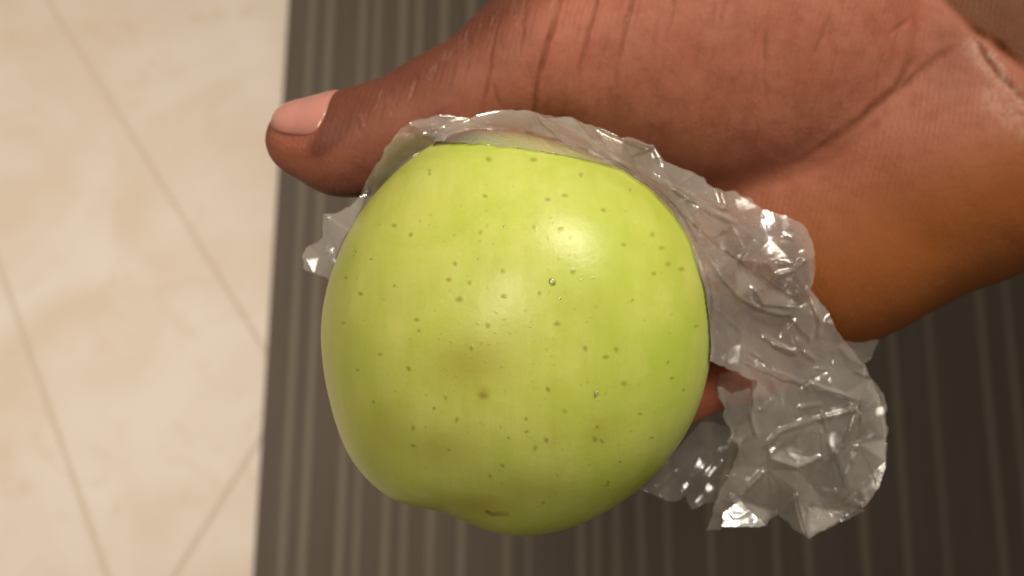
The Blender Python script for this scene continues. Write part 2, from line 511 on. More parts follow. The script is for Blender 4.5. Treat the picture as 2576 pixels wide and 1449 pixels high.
def sdf(p):
    x, y, z = p[..., 0], p[..., 1], p[..., 2]
    res = {}
    for g, kind, data, k in SK:
        if kind == 'cone':
            a, b, ra, rb = data
            ab = b - a; l2 = float(ab @ ab)
            t = np.clip(((x - a[0]) * ab[0] + (y - a[1]) * ab[1] + (z - a[2]) * ab[2]) / l2, 0, 1)
            d = np.sqrt((x - a[0] - t * ab[0]) ** 2 + (y - a[1] - t * ab[1]) ** 2 + (z - a[2] - t * ab[2]) ** 2) - (ra + (rb - ra) * t)
        else:
            c, r, rot = data
            cs, sn = math.cos(rot), math.sin(rot)
            dx, dy, dz = x - c[0], y - c[1], z - c[2]
            qx, qy = (dx * cs + dy * sn), (-dx * sn + dy * cs)
            k0 = np.sqrt((qx / r[0]) ** 2 + (qy / r[1]) ** 2 + (dz / r[2]) ** 2)
            k1 = np.sqrt((qx / r[0] ** 2) ** 2 + (qy / r[1] ** 2) ** 2 + (dz / r[2] ** 2) ** 2) + 1e-9
            d = k0 * (k0 - 1) / k1
        res[g] = d if g not in res else smin(res[g], d, k)
    th_ = smin(res['thumb'], res['thenar'], .012)
    body = smin(res['palm'], res['arm'], .007)
    fing = np.minimum(np.minimum(res['little'], res['ring']), np.minimum(res['middle'], res['index']))
    body = smin(body, fing, .006)
    return smin(body, th_, .0050)

def surface_nets(lo, hi, h):
    n = [int(math.ceil((b - a) / h)) + 1 for a, b in zip(lo, hi)]
    ax = [np.float32(lo[i]) + np.arange(n[i], dtype=np.float32) * np.float32(h) for i in range(3)]
    vol = np.empty(n, np.float32)
    for i0 in range(0, n[0], 40):
        g = np.stack(np.meshgrid(ax[0][i0:i0 + 40], ax[1], ax[2], indexing='ij'), -1)
        vol[i0:i0 + 40] = sdf(g)
    neg = vol < 0
    cnt = np.zeros([m - 1 for m in n], np.int8)
    for dx in (0, 1):
        for dy in (0, 1):
            for dz in (0, 1):
                cnt += neg[dx:n[0] - 1 + dx, dy:n[1] - 1 + dy, dz:n[2] - 1 + dz]
    act = np.argwhere((cnt > 0) & (cnt < 8))
    idx = np.full(cnt.shape, -1, np.int32); idx[tuple(act.T)] = np.arange(len(act))
    acc = np.zeros((len(act), 3)); w = np.zeros(len(act))
    cor = [(a, b, c) for a in (0, 1) for b in (0, 1) for c in (0, 1)]
    for i, ca in enumerate(cor):
        for cb in cor[i + 1:]:
            if sum(abs(p - q) for p, q in zip(ca, cb)) != 1: continue
            va = vol[tuple((act + ca).T)]; vb = vol[tuple((act + cb).T)]
            m = (va < 0) != (vb < 0)
            t = np.where(m, va / np.where(m, va - vb, 1), 0)
            p = np.array(ca) + t[:, None] * (np.array(cb) - np.array(ca))
            acc[m] += p[m]; w[m] += 1
    verts = (act + acc / w[:, None]) * h + np.array(lo)
    quads = []
    for axis in range(3):
        u, v = [(1, 2), (2, 0), (0, 1)][axis]
        s0 = [slice(None)] * 3; s1 = [slice(None)] * 3
        s0[axis] = slice(0, n[axis] - 1); s1[axis] = slice(1, n[axis])
        e = np.argwhere(neg[tuple(s0)] != neg[tuple(s1)])
        e = e[(e[:, u] > 0) & (e[:, v] > 0) & (e[:, u] < n[u] - 1) & (e[:, v] < n[v] - 1)]
        flip = neg[tuple(e.T)]
        c = []
        for du, dv in ((-1, -1), (0, -1), (0, 0), (-1, 0)):
            q = e.copy(); q[:, u] += du; q[:, v] += dv
            c.append(idx[tuple(q.T)])
        c = np.stack(c, -1)
        c[~flip] = c[~flip][:, ::-1]
        quads.append(c)
    q = np.concatenate(quads)
    return verts, q[(q >= 0).all(1)]

def sdf_grad(p, e=0.0002):
    g = np.stack([sdf(p + np.eye(3)[i] * e) - sdf(p - np.eye(3)[i] * e) for i in range(3)], -1)
    return g / (np.linalg.norm(g, axis=1)[:, None] + 1e-12)

hv, hq = surface_nets((-0.056, -0.068, -0.074), (0.150, 0.092, 0.006), 0.00085)
for _ in range(2):
    hv = hv - sdf(hv)[:, None] * sdf_grad(hv)
tmp = bpy.data.objects.new('person', mesh_np('person', hv, hq)); COL.objects.link(tmp)
md = tmp.modifiers.new('s', 'SUBSURF'); md.levels = 1; md.render_levels = 1
dg = bpy.context.evaluated_depsgraph_get()
sub = bpy.data.meshes.new_from_object(tmp.evaluated_get(dg))
bpy.data.objects.remove(tmp)
n_ = len(sub.vertices)
P = np.empty(n_ * 3, np.float32); sub.vertices.foreach_get('co', P); P = P.reshape(-1, 3).astype(float)
NV = np.empty(n_ * 3, np.float32); sub.vertices.foreach_get('normal', NV); NV = NV.reshape(-1, 3)
hx, hy = to_px(P)
face = NV[:, 2] > -0.1
# creases of the palm and thumb: points, half width, depth (mm), darkening
CR = [([(1424, -90), (1399, 30), (1374, 125), (1354, 200), (1343, 290), (1338, 380)], 8, 1.0, 1.0),
      ([(1520, -80), (1499, 10), (1474, 110), (1461, 165), (1454, 240)], 8, .75, .9),
      ([(1345, -90), (1330, -6), (1319, 40), (1304, 150)], 6, .5, .7),
      ([(1262, 30), (1240, 110), (1230, 180), (1216, 290), (1210, 350)], 6, .6, .85),
      ([(1605, -90), (1584, 10), (1559, 125), (1540, 190)], 8, .5, .6),
      ([(1712, -90), (1694, 0), (1672, 125)], 7, .45, .5), ([(1836, -80), (1824, 0), (1806, 95)], 8, .35, .4),
      ([(1237, 205), (1263, 275)], 5, .35, .6), ([(1322, 150), (1345, 235)], 5, .3, .5),
      ([(1300, -30), (1290, 70)], 5, .3, .4), ([(1150, 110), (1138, 190), (1120, 260)], 5, .25, .4), ([(1185, 80), (1175, 160), (1165, 220)], 5, .2, .35),
      ([(904, 275), (900, 308), (910, 345)], 6, .3, .45), ([(994, 228), (982, 292)], 5, .3, .45), ([(1049, 188), (1037, 265)], 5, .3, .4), ([(965, 250), (950, 330)], 5, .2, .35), ([(932, 262), (926, 300)], 5, .2, .35),
      ([(1940, -6), (1925, 100), (1922, 200), (1935, 290)], 9, .3, .4),
      ([(2098, 10), (2070, 90), (2041, 150)], 9, .3, .4),
      ([(1800, -6), (1788, 80)], 8, .2, .3),
      ([(2308, -6), (2304, 76), (2290, 160), (2255, 226), (2154, 312), (2041, 392), (1960, 435)], 17, .7, .75),
      ([(2436, 102), (2351, 150), (2267, 222), (2200, 290)], 15, .5, .6),
      ([(2306, 36), (2230, 91)], 9, .35, .45),
      ([(2365, -6), (2437, 67), (2503, 110), (2600, 190)], 14, 1.0, .9),
      ([(2437, 70), (2473, 132), (2497, 176), (2543, 222), (2610, 290)], 11, 1.1, .9),
      ([(2505, 293), (2600, 290)], 5, .2, .4), ([(2380, 285), (2500, 300)], 8, .1, .15),
      ([(880, 255), (858, 300), (838, 350), (790, 395)], 8, .0, .0)]
rk = np.random.default_rng(4)
for k in range(26):                      # fine folds over the joint of the thumb and along its back
    x = rk.uniform(900, 1300); yy = 470 - (x - 700) * 0.68
    y0 = yy + rk.uniform(-75, 30)
    ln = rk.uniform(25, 75)
    CR.append(([(x, y0), (x - ln * 0.22, y0 + ln * 0.5), (x - ln * 0.32, y0 + ln)], rk.uniform(3, 5), rk.uniform(.06, .2), rk.uniform(.1, .35)))
for k in range(110):                      # faint lines running down the ball of the thumb
    x = rk.uniform(1350, 2300); y0 = rk.uniform(-60, 330); ln = rk.uniform(40, 150); sl = rk.uniform(-.32, -.05)
    CR.append(([(x, y0), (x + sl * ln * .5 + rk.uniform(-4, 4), y0 + ln * .5), (x + sl * ln, y0 + ln)], rk.uniform(3.5, 7), rk.uniform(.05, .18), rk.uniform(.06, .30)))
dep = np.zeros(n_); dark = np.zeros(n_); ash = np.zeros(n_)
for pts, w, dmm, dk in CR:
    xs = [p[0] for p in pts]; ys = [p[1] for p in pts]
    s = np.flatnonzero(face & (hx > min(xs) - 5 * w) & (hx < max(xs) + 5 * w) & (hy > min(ys) - 5 * w) & (hy < max(ys) + 5 * w))
    if not len(s): continue
    wob = vnoise(hx[s], hy[s], 0.035, 9) * 3.0
    d, t_ = seg_dist(hx[s] + wob, hy[s], pts)
    taper = np.clip(np.minimum(t_, 1 - t_) * 2.6, 0.0, 1) ** 0.8 * (0.8 + 0.35 * vnoise(hx[s], hy[s], 0.03, 15))
    g = np.exp(-(d / (w * 0.75)) ** 2) * taper
    lip = np.exp(-((d - w * 2.0) / (w * 1.1)) ** 2) * taper
    dep[s] = np.minimum(dep[s], -(g * dmm)) ; dep[s] += lip * dmm * 0.08
    dark[s] = np.maximum(dark[s], np.exp(-(d / (w * 0.6)) ** 2) * dk * taper)
# dry pale skin: edge of the wrist fold and thin scuffs
def dry(pts, w, a):
    xs = [p[0] for p in pts]; ys = [p[1] for p in pts]
    s = np.flatnonzero(face & (hx > min(xs) - 4 * w) & (hx < max(xs) + 4 * w) & (hy > min(ys) - 4 * w) & (hy < max(ys) + 4 * w))
    d, t_ = seg_dist(hx[s] + vnoise(hx[s], hy[s], 0.08, 12) * w * .5, hy[s], pts)
    ash[s] = np.maximum(ash[s], a * np.exp(-(d / w) ** 2) * (0.75 + 0.5 * vnoise(hx[s], hy[s], 0.11, 13)))
dry([(2440, 112), (2472, 150), (2500, 190), (2545, 236), (2610, 300)], 22, .5)
dry([(2490, 135), (2515, 165), (2535, 205)], 9, .75)
dry([(2500, 240), (2590, 320)], 40, .4)
for x0, y0, x1, y1 in ((959, 230, 944, 276), (1003, 220, 981, 290), (1090, 166, 1080, 200), (1160, 98, 1153, 125), (1176, 78, 1170, 108), (1330, 8, 1318, 45), (1395, -5, 1380, 25), (1692, 12, 1680, 62), (1590, 5, 1578, 50), (1045, 205, 1028, 250), (1240, 40, 1236, 62), (1120, 128, 1114, 152), (1210, 62, 1206, 80), (905, 285, 915, 315), (1296, 2, 1300, 24)):
    dry([(x0, y0), (x1, y1)], 2.2, .2)
for _ in range(18):
    x = rk.uniform(930, 1330); y = 25 + (1250 - x) * 0.62 + rk.uniform(4, 60)
    dry([(x, y), (x - rk.uniform(3, 9), y + rk.uniform(10, 26))], 2.2, rk.uniform(.06, .18))
nd, nt_ = seg_dist(hx, hy, [(684, 352), (730, 379), (778, 383), (808, 352), (842, 278), (846, 250)])
dep += np.where((hx < 900) & face, 0.16 * np.exp(-((nd - 6) / 11) ** 2), 0)
P2 = P + NV * (dep * 0.001)[:, None]
bumpy = vnoise(hx, hy, 0.016, 30) * 0.00014 + vnoise(hx, hy, 0.05, 31) * 0.00003
P2 += NV * (bumpy)[:, None]
# skin tone zones: back of the hand darker, thumb and ball redder; heel and arm also carry painted shade
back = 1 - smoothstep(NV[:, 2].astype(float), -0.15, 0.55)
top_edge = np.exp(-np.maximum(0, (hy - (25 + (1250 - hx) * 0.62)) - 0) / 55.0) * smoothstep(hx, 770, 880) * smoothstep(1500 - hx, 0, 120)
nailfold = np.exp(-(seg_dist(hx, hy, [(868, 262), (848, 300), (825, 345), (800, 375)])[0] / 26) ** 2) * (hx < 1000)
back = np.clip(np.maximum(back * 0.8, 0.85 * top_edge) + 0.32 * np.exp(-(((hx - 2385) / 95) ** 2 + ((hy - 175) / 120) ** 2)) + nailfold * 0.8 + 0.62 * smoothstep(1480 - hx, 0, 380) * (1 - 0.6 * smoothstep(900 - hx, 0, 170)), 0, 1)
heel = smoothstep(hy - (560 - 0.38 * (hx - 1900)) , -150, 200) * smoothstep(hx, 1700, 1950)  # heel: the orange of its dimmer light is put into the skin colour
heel = np.maximum(heel, 0.0)
arm = smoothstep((hx - 2440) * 0.62 - (hy - 70) * 0.78, 0, 26)  # forearm: browner skin, with its shading painted in as well
red = np.maximum(0.35 * np.exp(-(((hx - 730) / 110) ** 2 + ((hy - 400) / 60) ** 2)), 0.8 * smoothstep(hy, 900, 960) * (hx < 2000))
sub.vertices.foreach_set('co', P2.astype(np.float32).ravel())
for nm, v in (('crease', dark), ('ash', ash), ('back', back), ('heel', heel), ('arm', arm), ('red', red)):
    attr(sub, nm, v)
sub.update()

def skin_material():
    m, nt, b, out = mat('skin')
    t = NT(nt)
    w = t.noise(75, 4, rough=0.6); w2 = t.noise(260, 3, rough=0.6)
    c = t.mix(t.ramp(w, 0.3, 0.72), (0.315, 0.104, 0.060), (0.375, 0.143, 0.092))
    c = t.mix(t.ramp(w2, 0.45, 0.72, 0, 0.40), c, (0.21, 0.062, 0.032))
    c = t.mix(t.math('MULTIPLY', t.attr('heel'), 0.85), c, (0.265, 0.084, 0.015))
    c = t.mix(t.math('MULTIPLY', t.attr('red'), 0.7), c, (0.70, 0.225, 0.13))
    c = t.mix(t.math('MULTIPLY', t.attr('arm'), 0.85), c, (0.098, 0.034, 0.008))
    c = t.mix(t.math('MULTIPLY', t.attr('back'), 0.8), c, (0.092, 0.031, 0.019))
    c = t.mix(t.math('MULTIPLY', t.attr('crease'), 0.78), c, (0.12, 0.033, 0.012))
    c = t.mix(t.math('MULTIPLY', t.attr('ash'), 0.62), c, (0.62, 0.45, 0.37))
    t.l(c, b.inputs['Base Color'])
    b.inputs['Roughness'].default_value = 0.55
    b.inputs['Specular IOR Level'].default_value = 0.12
    b.inputs['Subsurface Weight'].default_value = 0.18
    b.inputs['Subsurface Radius'].default_value = (1.0, 0.35, 0.18)
    b.inputs['Subsurface Scale'].default_value = 0.0025
    vor = t.n('ShaderNodeTexVoronoi', feature='DISTANCE_TO_EDGE'); vor.inputs['Scale'].default_value = 900
    t.l(t.scaled((1.0, 0.55, 1.0)), vor.inputs['Vector'])
    bp = t.bump(t.ramp(vor.outputs['Distance'], 0.0, 0.25), 0.16, 0.0002)
    bp = t.bump(t.noise(1100, 3, rough=0.65), 0.16, 0.0003, bp)
    wv = t.n('ShaderNodeTexWave', wave_type='BANDS', bands_direction='X')
    for k_, v_ in (('Scale', 260.0), ('Distortion', 5.0), ('Detail', 3.0), ('Detail Scale', 0.12), ('Detail Roughness', 0.6)): wv.inputs[k_].default_value = v_
    mp = t.n('ShaderNodeMapping'); mp.inputs['Rotation'].default_value = (0, 0, 0.25); t.l(t.obj(), mp.inputs[0]); t.l(mp.outputs[0], wv.inputs['Vector'])
    bp = t.bump(t.math('MULTIPLY', wv.outputs['Fac'], t.noise(150, 2)), 0.20, 0.0003, bp)
    t.l(bp, b.inputs['Normal'])
    return m

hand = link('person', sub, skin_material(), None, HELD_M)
tag(hand, 'brown skinned hand and wrist cradling the apple in its bag, thumb stretched out', 'person')

# thumbnail: a curved plate wrapped round the upper side of the thumb's end
def nail_material():
    m, nt, b, out = mat('nail')
    t = NT(nt)
    c = t.mix(t.noise(120, 3), (0.46, 0.195, 0.155), (0.54, 0.25, 0.20))
    c = t.mix(t.math('MULTIPLY', t.attr('rim'), 0.55), c, (0.74, 0.50, 0.38))
    t.l(t.mix(t.math('MULTIPLY', t.attr('edge'), 0.7), c, (0.27, 0.10, 0.065)), b.inputs['Base Color'])
    b.inputs['Roughness'].default_value = 0.26
    b.inputs['Subsurface Weight'].default_value = 0.15
    b.inputs['Subsurface Scale'].default_value = 0.002
    return m
def thumbnail():
    a0 = at(838, 362, -.0125); a1 = at(692, 340, -.0133)
    ax = a1 - a0; L = np.linalg.norm(ax); ax /= L
    zc = np.array([0, 0, 1.0]); zc -= ax * (zc @ ax); zc /= np.linalg.norm(zc)
    up = np.cross(ax, zc)
    if up[1] < 0: up = -up
    nu, nv = 40, 44
    pts = []; rim = []; edge_ = []
    for i in range(nu):
        s = i / (nu - 1)
        for j in range(nv):
            q = 2 * j / (nv - 1) - 1
            # rounded outline: a superellipse in (length, angle)
            sv = 2 * s - 1
            half = (1 - abs(sv) ** 3.2) ** (1 / 3.2) if abs(sv) < 1 else 0
            ang = math.radians(62 + 64 * q * max(half, 0.02))
            bow = 0.0010 * (q * half) ** 2
            c = a0 + ax * (s * L - bow * (0.5 - s) * 2)
            dirv = zc * math.cos(ang) + up * math.sin(ang)
            lo, hi = 0.0, 0.016
            pts.append((c, dirv)); rim.append(max(abs(sv) ** 5 if sv > 0 else 0, 0)); edge_.append(max(abs(q) ** 5, abs(sv) ** 8 if sv < 0 else 0))
    C = np.array([p[0] for p in pts]); Dv = np.array([p[1] for p in pts])
    lo = np.zeros(len(C)); hi = np.full(len(C), 0.018)
    for _ in range(22):
        mid = (lo + hi) / 2
        ins = sdf(C + Dv * mid[:, None]) < 0
        lo = np.where(ins, mid, lo); hi = np.where(ins, hi, mid)
    i, j = np.divmod(np.arange(len(C)), nv)
    s = i / (nu - 1)
    qq = np.abs(2 * j / (nv - 1) - 1); lift = 0.00050 + 0.0003 * s - 0.00055 * np.maximum(qq ** 6, np.clip(1 - s * 12, 0, 1))
    V = C + Dv * (lo + lift)[:, None]
    B = C + Dv * (lo - 0.0012)[:, None]
    ii = np.arange(nu - 1)[:, None] * nv; jj = np.arange(nv - 1)[None]
    q = np.stack([ii + jj, ii + jj + 1, ii + nv + jj + 1, ii + nv + jj], -1).reshape(-1, 4)
    n = len(C)
    ring = [i * nv for i in range(nu)] + [(nu - 1) * nv + j for j in range(1, nv)] + [i * nv + nv - 1 for i in range(nu - 2, -1, -1)] + [j for j in range(nv - 2, 0, -1)]
    side = np.array([(ring[k], ring[(k + 1) % len(ring)], ring[(k + 1) % len(ring)] + n, ring[k] + n) for k in range(len(ring))])
    me = mesh_np('thumbnail', np.r_[V, B], np.r_[q, side])
    bm = bmesh.new(); bm.from_mesh(me); bmesh.ops.recalc_face_normals(bm, faces=bm.faces[:]); bm.to_mesh(me); bm.free()
    attr(me, 'rim', np.r_[np.array(rim), np.array(rim)]); attr(me, 'edge', np.r_[np.array(edge_), np.array(edge_)])
    return me
link('thumbnail', thumbnail(), nail_material(), hand)

# ------------------------------------------------------------------ thin plastic bag
GS = 2.5
gx = np.arange(730, 2262, GS); gy = np.arange(250, 1380, GS)
GX, GY = np.meshgrid(gx, gy)
# heights of what lies under the film
def splat(cell=15):
    W = int((2300 - 690) / cell) + 1; Hh = int((1420 - 210) / cell) + 1
    m = np.full((Hh, W), -0.05)
    s = (NV[:, 2] > 0)
    ix = ((hx[s] - 690) / cell).astype(int); iy = ((hy[s] - 210) / cell).astype(int)
    ok = (ix >= 0) & (ix < W) & (iy >= 0) & (iy < Hh)
    np.maximum.at(m, (iy[ok], ix[ok]), P2[s][ok, 2])
    return m, cell
def bilin(m, cell, x, y, x0=690, y0=210):
    u = np.clip((x - x0) / cell - .5, 0, m.shape[1] - 1.001); v = np.clip((y - y0) / cell - .5, 0, m.shape[0] - 1.001)
    i = v.astype(int); j = u.astype(int); a = u - j; b = v - i
    return (m[i, j] * (1 - a) + m[i, j + 1] * a) * (1 - b) + (m[i + 1, j] * (1 - a) + m[i + 1, j + 1] * a) * b
def gblur(a, w):
    r = int(3 * w); k = np.exp(-0.5 * (np.arange(-r, r + 1) / w) ** 2); k /= k.sum()
    p = np.pad(a, ((r, r), (0, 0)), mode='edge')
    a = sum(k[i] * p[i:i + a.shape[0]] for i in range(2 * r + 1))
    p = np.pad(a, ((0, 0), (r, r)), mode='edge')
    return sum(k[i] * p[:, i:i + a.shape[1]] for i in range(2 * r + 1))
hm, cell = splat()
HZ = bilin(gblur(hm, 0.8), cell, GX, GY)
AZ, ARHO = apple_z(GX, GY)
AZ = np.where(np.isnan(AZ), -0.06, AZ)
ATH = np.arctan2(-(GY - AC[1]), GX - AC[0])
ADIST = np.hypot(GX - AC[0], GY - AC[1]) - R_of(ATH, RT)         # picture units outside the apple

def tri(x): return np.abs((x % 2) - 1) * 2 - 1
def crumple(seed, base, amp, n=9, tang=0.0):
    r = np.random.default_rng(seed)
    x, y = GX.copy(), GY.copy()
    h = np.zeros(GX.shape)
    for k in range(n):
        f = base * 1.42 ** k; a = amp / 1.46 ** k
        ang = r.uniform(0, np.pi)
        u = x * math.cos(ang) + y * math.sin(ang)
        u = u + vnoise(x, y, f * 0.7, seed + k) * 0.55 / f
        tr = tri(u * f + r.uniform(0, 2))
        gate = np.clip(0.55 + 0.75 * vnoise(x, y, f * 0.5, seed + 40 + k), 0, 1)
        h += a * tr * gate
        x = x + math.cos(ang) * tr * gate * 0.22 / f; y = y + math.sin(ang) * tr * gate * 0.22 / f
    return h
def ridges(lst):
    h = np.zeros(GX.shape)
    for pts, w, a in lst:
        d, t_ = seg_dist(GX, GY, pts)
        h += a * np.maximum(0, 1 - d / w) * np.clip(np.minimum(t_, 1 - t_) * 8 + 0.3, 0, 1)
    return h
def tangential(seed, n, amp):
    """folds that run round the apple, pulled tight from its edge"""
    r = np.random.default_rng(seed); h = np.zeros(GX.shape)
    for k in range(n):
        f = 0.016 * 1.35 ** k
        s = ADIST + vnoise(ATH * 140, ADIST * 0.25, 0.02 * 1.3 ** k, seed + k) * 26 + ATH * r.uniform(-60, 60)
        h += amp / 1.4 ** k * tri(s * f + r.uniform(0, 2)) * np.clip(0.5 + vnoise(ATH * 300, ADIST, 0.012, seed + 20 + k), 0, 1)
    return h

def facets(seed, space, amp, lines=(), ext=(700, 2300, 230, 1400)):
    """a film folded into flat facets: heights at scattered points and along creases, straight in between"""
    from mathutils.geometry import delaunay_2d_cdt
    r = np.random.default_rng(seed)
    pts = []; hs = []; edges = []
    for poly, w, a in lines:
        prev = None
        for k, p in enumerate(poly):
            near_ = [i for i, q in enumerate(pts) if math.hypot(q[0] - p[0], q[1] - p[1]) < 5]
            if near_: i = near_[0]
            else:
                pts.append(p); hs.append(a * 0.0021 * r.uniform(0.6, 1.3)); i = len(pts) - 1
            if prev is not None and prev != i: edges.append((prev, i))
            prev = i
    tries = 0
    while tries < 3500:
        tries += 1
        p = (r.uniform(ext[0], ext[1]), r.uniform(ext[2], ext[3]))
        sp = space * r.uniform(0.55, 1.25)
        if all((q[0] - p[0]) ** 2 + (q[1] - p[1]) ** 2 > sp * sp for q in pts):
            pts.append(p); hs.append(r.normal(0, amp))
    for c in ((ext[0], ext[2]), (ext[1], ext[2]), (ext[0], ext[3]), (ext[1], ext[3])):
        pts.append(c); hs.append(0)
    vo, eo, fo, ov, oe, of = delaunay_2d_cdt([Vector(p) for p in pts], edges, [], 0, 1e-4)
    hv_ = [np.mean([hs[k] for k in o_]) if len(o_) else 0.0 for o_ in ov]
    for i, o_ in enumerate(ov):
        if not len(o_): hv_[i] = 0.0008
    h = np.zeros(GX.shape)
    for f in fo:
        (x0, y0), (x1, y1), (x2, y2) = [vo[i] for i in f[:3]]
        h0, h1, h2 = [hv_[i] for i in f[:3]]
        j0 = max(0, int((min(x0, x1, x2) - gx[0]) / GS)); j1 = min(len(gx), int((max(x0, x1, x2) - gx[0]) / GS) + 2)
        i0 = max(0, int((min(y0, y1, y2) - gy[0]) / GS)); i1 = min(len(gy), int((max(y0, y1, y2) - gy[0]) / GS) + 2)
        if j1 <= j0 or i1 <= i0: continue
        X_, Y_ = GX[i0:i1, j0:j1], GY[i0:i1, j0:j1]
        den = (y1 - y2) * (x0 - x2) + (x2 - x1) * (y0 - y2)
        if abs(den) < 1e-9: continue
        a = ((y1 - y2) * (X_ - x2) + (x2 - x1) * (Y_ - y2)) / den
        b = ((y2 - y0) * (X_ - x2) + (x0 - x2) * (Y_ - y2)) / den
        c = 1 - a - b
        m = (a >= -1e-6) & (b >= -1e-6) & (c >= -1e-6)
        h[i0:i1, j0:j1][m] = (a * h0 + b * h1 + c * h2)[m]
    return h

def scratches(seed, n):
    """short sharp creases, most of them running the way the film is pulled"""
    r = np.random.default_rng(seed); h = np.zeros(GX.shape); L = []
    for k in range(n):
        x, y = r.uniform(1560, 2230), r.uniform(430, 1340)
        th_ = math.radians(r.choice([38, 50, 20, -30, -60, 75]) + r.normal(0, 14))
        ln = r.uniform(22, 105); b_ = r.normal(0, 0.18)
        p0 = (x, y); p1 = (x + ln * .5 * math.cos(th_), y + ln * .5 * math.sin(th_)); p2 = (p1[0] + ln * .5 * math.cos(th_ + b_), p1[1] + ln * .5 * math.sin(th_ + b_))
        L.append(([p0, p1, p2], r.uniform(6, 12), r.choice([-1, 1, 1]) * r.uniform(.2, .65)))
    for pts, w, a in L:
        xs = [p[0] for p in pts]; ys = [p[1] for p in pts]
        m = (GX > min(xs) - w) & (GX < max(xs) + w) & (GY > min(ys) - w) & (GY < max(ys) + w)
        d, t_ = seg_dist(GX[m], GY[m], pts)
        h[m] += a * np.maximum(0, 1 - d / w) * np.clip(np.minimum(t_, 1 - t_) * 5 + .1, 0, 1)
    return h

def z4(*p): return [(1572 + .414 * x, 849 + .414 * y) for x, y in p]
def z3(*p): return [(1572 + .369 * x, 409 + .369 * y) for x, y in p]
HERO = [(z4((860, 660), (940, 570), (1160, 500), (1400, 440), (1430, 380)), 30, 1.5), (z4((1430, 380), (1320, 350), (1200, 310), (1120, 270)), 26, 1.3),
        (z4((1420, 460), (1330, 650), (1270, 720)), 30, 1.6), (z4((1420, 640), (1390, 760), (1340, 910)), 26, 1.4), (z4((1270, 720), (1340, 910)), 26, -1.2),
        (z4((1200, 540), (1200, 720), (1050, 790), (900, 740)), 30, 1.3), (z4((1050, 800), (1130, 900)), 24, -1.0), (z4((1040, 930), (1070, 1080), (1110, 1210)), 34, 1.6),
        (z4((920, 1050), (1040, 930)), 24, -1.3), (z4((700, 1000), (830, 1130)), 24, 1.0), (z4((860, 800), (700, 960), (590, 1090)), 30, 1.2),
        (z4((1480, 1040), (1440, 930)), 20, 1.0), (z4((1480, 1040), (1380, 1000)), 20, 1.0), (z4((1130, 1040), (1330, 1030), (1480, 1040)), 26, -1.0),
        (z4((570, 300), (600, 480), (660, 640)), 26, 1.3), (z4((780, 340), (760, 460), (800, 600)), 26, 1.2), (z4((1500, 250), (1560, 420), (1590, 620)), 34, -1.1),
        (z4((990, 680), (1080, 710)), 20, 1.0), (z4((1050, 430), (1200, 405)), 20, 1.0), (z4((820, 450), (910, 370)), 22, .9),
        (z3((420, 240), (560, 275), (700, 320)), 24, 1.2), (z3((430, 500), (560, 620), (640, 760), (760, 900), (900, 990), (1110, 1050)), 26, 1.2),
        (z3((500, 500), (760, 660), (1000, 860), (1170, 960)), 28, -1.1), (z3((800, 670), (980, 690)), 20, 1.2), (z3((1000, 1240), (1160, 1300)), 22, 1.0),
        (z3((1220, 1290), (1300, 1350)), 20, 1.1), (z3((1270, 940), (1330, 1080), (1320, 1200)), 24, 1.1), (z3((1030, 770), (1140, 740), (1240, 650)), 20, 1.3),
        (z3((1040, 690), (1130, 690), (1230, 620)), 18, 1.2), (z3((880, 850), (940, 960), (1180, 980)), 24, 1.2), (z3((930, 1180), (1050, 1250), (1170, 1300)), 22, 1.0),
        ([(1345, 283), (1352, 310), (1400, 350), (1470, 385)], 20, 1.2), ([(1440, 297), (1480, 345), (1560, 400), (1580, 405)], 18, 1.2), ([(1500, 318), (1570, 350), (1645, 372)], 18, 1.6),
        ([(1100, 290), (1190, 300), (1290, 340), (1345, 352)], 20, 1.0), ([(1028, 310), (1060, 340), (1130, 345)], 20, 1.0), ([(1645, 372), (1590, 400), (1640, 440), (1720, 500)], 20, -1.2),
        ([(1620, 440), (1700, 480), (1760, 520), (1850, 560)], 18, 1.2), ([(818, 540), (830, 600), (800, 660)], 18, .8), ([(790, 615), (840, 610)], 18, .8)]

OUTER = [(757, 640), (770, 622), (790, 612), (812, 592), (818, 540), (840, 533), (880, 521), (905, 495), (925, 455), (945, 410), (970, 372), (1000, 334), (1028, 309), (1062, 299), (1110, 287), (1180, 297),
         (1215, 282), (1260, 275), (1310, 274), (1345, 283), (1375, 296), (1440, 294), (1480, 315), (1530, 330), (1580, 345), (1640, 369), (1662, 396), (1700, 415), (1750, 440), (1800, 475), (1850, 485), (1890, 500),
         (1925, 533), (1970, 540), (2020, 565), (2045, 603), (2051, 640), (2047, 690), (2040, 725), (2062, 757), (2090, 800), (2120, 848), (2150, 885), (2185, 930), (2210, 975), (2226, 1020), (2235, 1090),
         (2226, 1150), (2216, 1228), (2181, 1270), (2110, 1308), (2035, 1357), (2000, 1330), (1957, 1290), (1926, 1325)]
BACK = OUTER + [(1880, 1318), (1830, 1290), (1790, 1262), (1762, 1270), (1745, 1285), (1732, 1262), (1728, 1244), (1705, 1262), (1690, 1260), (1650, 1250), (1612, 1232), (1650, 1195), (1712, 1120), (1765, 1060), (1832, 1075), (1882, 1055), (1892, 960), (1780, 900), (1640, 890), (1620, 640), (1500, 520), (1300, 470), (1120, 500), (980, 620), (900, 760), (822, 698), (790, 685), (763, 672)]
FRONT = OUTER[4:] + [(1880, 1327), (1812, 1325), (1814, 1333), (1780, 1335), (1800, 1260), (1835, 1200), (1860, 1130), (1850, 1075), (1890, 1060), (1897, 1000), (1902, 957), (1850, 938), (1786, 908),
         (1789, 870), (1784, 800), (1773, 722), (1735, 602), (1688, 532), (1630, 472), (1568, 428), (1500, 408), (1420, 390), (1350, 377), (1270, 366), (1200, 361), (1095, 357), (1084, 378), (1050, 404), (992, 460), (924, 536), (892, 596)]
